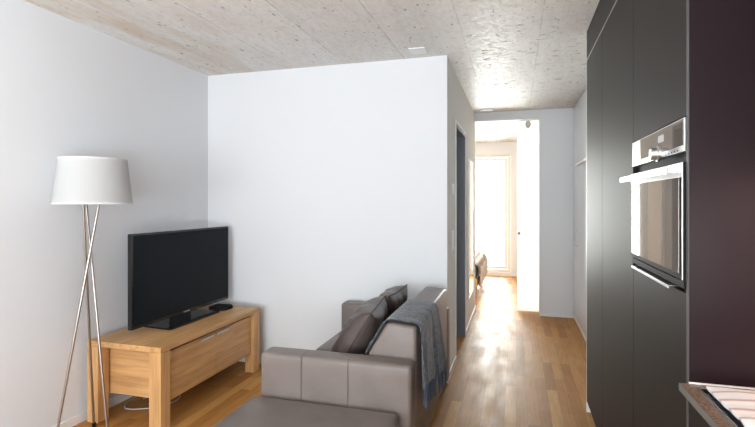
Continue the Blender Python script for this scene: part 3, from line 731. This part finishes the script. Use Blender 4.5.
# ------------------------------------------------------------------ hallway wardrobes
WX = .655
def wardrobe(label, ya, yb, seams, handles, rail):
    t = thing('hall_wardrobe', label, 'wardrobe', ((WX + 1.07) / 2, (ya + yb) / 2, 0), 'white hall wardrobes')
    b = MB(); b.box(WX + .021, 1.075, ya + .0005, yb - .0005, .06, H - .004); b.box(WX + .03, 1.07, ya + .0005, yb - .0005, .0005, .0595); b.build('wardrobe_body', M['white_lacquer'], t)
    b = MB(); b.box(WX + .006, WX + .02, ya + .001, yb - .001, 2.44, H - .004, .001); b.build('top_filler', M['white_lacquer'], t)
    b = MB(); b.box(WX + .004, WX + .018, ya + .001, yb - .001, .0005, .055, .001); b.build('plinth', M['trim'], t)
    E_ = [ya] + seams + [yb]
    for i, (a, c) in enumerate(zip(E_, E_[1:])):
        b = MB(); b.box(WX, WX + .020, a + .0015, c - .0015, .0600, 2.435, .0015); d_ = b.build('door', M['white_lacquer'], t)
        if i in handles:
            Y = handles[i]; b = MB(); b.tube([(WX - .001, Y, .90), (WX - .028, Y, .90), (WX - .032, Y, .905), (WX - .032, Y, 1.065), (WX - .028, Y, 1.07), (WX - .001, Y, 1.07)], .006, 10); plabel(b.build('handle', M['steel_pale'], d_), 'slim upright steel bar handle')
    return t
wardrobe('glossy white hall wardrobe at the corridor end with slim bar handle', 4.78, 6.086, [5.72], {0: 5.765 - .085}, None)
wardrobe('glossy white hall wardrobe just past the dark kitchen units', 3.42, 4.776, [4.10], {0: 4.04}, None)
tag(MB().box(WX - .03, WX - .0006, 4.80, 5.62, 1.775, 1.795, .003).build('coat_rail', M['white_plastic']), 'slim white ledge rail on the hall wardrobe front', 'coat rail')

# ------------------------------------------------------------------ bed
bd = thing('bed', 'bed with brown striped blanket just inside the bedroom', 'bed', (-1.45, 7.6, 0))
b = MB(); b.box(-2.45, -.53, 6.95, 8.4, .16, .28, .01); b.build('bed_frame', M['oak_x'], bd)
for X in (-2.42, -.60):
    for Y in (6.97, 8.32):
        b = MB(); b.box(X, X + .06, Y, Y + .06, .0005, .1595, .003); b.build('leg', M['oak_z'], bd)
b = MB(); puff(b, -2.43, -.56, 6.98, 8.37, .282, .46, .05, .01, 10, 'z', 3); b.build('mattress', M['linen'], bd, smooth=60)
def blanket_pt(u, v):
    prof_ = spline([(-1.5, 0, .485), (-1.0, 0, .495), (-.66, 0, .535), (-.545, 0, .515), (-.485, 0, .42), (-.475, 0, .30), (-.49, 0, .17)], 6)
    p = prof_[min(int(u * (len(prof_) - 1)), len(prof_) - 1)]
    y = 6.93 + 1.5 * v; f_ = max(0, (u - .55) / .45)
    return Vector((p.x + .02 * f_ * math.sin(v * 40) + .01 * noise.noise(Vector((u * 5, v * 8, 1))), y, p.z + .012 * noise.noise(Vector((u * 6, v * 9, 5)))))
b = MB(); b.grid(blanket_pt, 36, 80, .02); plabel(b.build('blanket', M['blanket'], bd, smooth=80), 'brown striped blanket hanging over the foot end')

# ------------------------------------------------------------------ light
def area(name, loc, rot, sx, sy, power, color=(1, 1, 1)):
    l = bpy.data.lights.new(name, 'AREA'); l.shape = 'RECTANGLE'; l.size = sx; l.size_y = sy; l.energy = power; l.color = color
    o = bpy.data.objects.new(name, l); COL.objects.link(o); o.location = loc; o.rotation_euler = rot; return o
area('daylight_rear', ((WX0 + WX1) / 2, YR - .35, 1.3), (PI / 2 + .95, 0, 0), 3.2, 2.4, 245, (.84, .915, 1))
area('daylight_side', (XR + .5, (SY0 + SY1) / 2, 1.2), (PI / 2 + .9, 0, PI / 2), 2.6, 2.4, 275, (.84, .915, 1))  # fill light added behind the unseen opening, balances left wall against back wall
area('daylight_bedroom', ((BW0 + BW1) / 2, YF + .5, 1.25), (-PI / 2, 0, 0), 2.2, 2.4, 345, (1, .985, .96))
area('added_undercabinet_lamp', (.98, .6, 1.462), (0, 0, 0), .05, 1.5, 6, (1, .78, .62))  # warm lamp added out of view to light the reflected splashback
w = bpy.data.worlds.new('daylight'); S.world = w; w.use_nodes = True
w.node_tree.nodes['Background'].inputs[0].default_value = (.95, .98, 1, 1)
w.node_tree.nodes['Background'].inputs[1].default_value = 2.0

# ------------------------------------------------------------------ camera
cd = bpy.data.cameras.new('camera'); cam = bpy.data.objects.new('camera', cd); COL.objects.link(cam)
cam.location = (0, 0, 1.38); cam.rotation_euler = (PI / 2, 0, math.radians(16.2))
cd.sensor_width = 36; cd.lens = 477 / 755 * 36; cd.shift_y = -(213.5 - 202) / 755; cd.clip_start = .02
S.camera = cam
vs = S.view_settings; vs.view_transform = 'Standard'; vs.look = 'None'; vs.gamma = 1; vs.use_curve_mapping = False; vs.exposure = 0.58
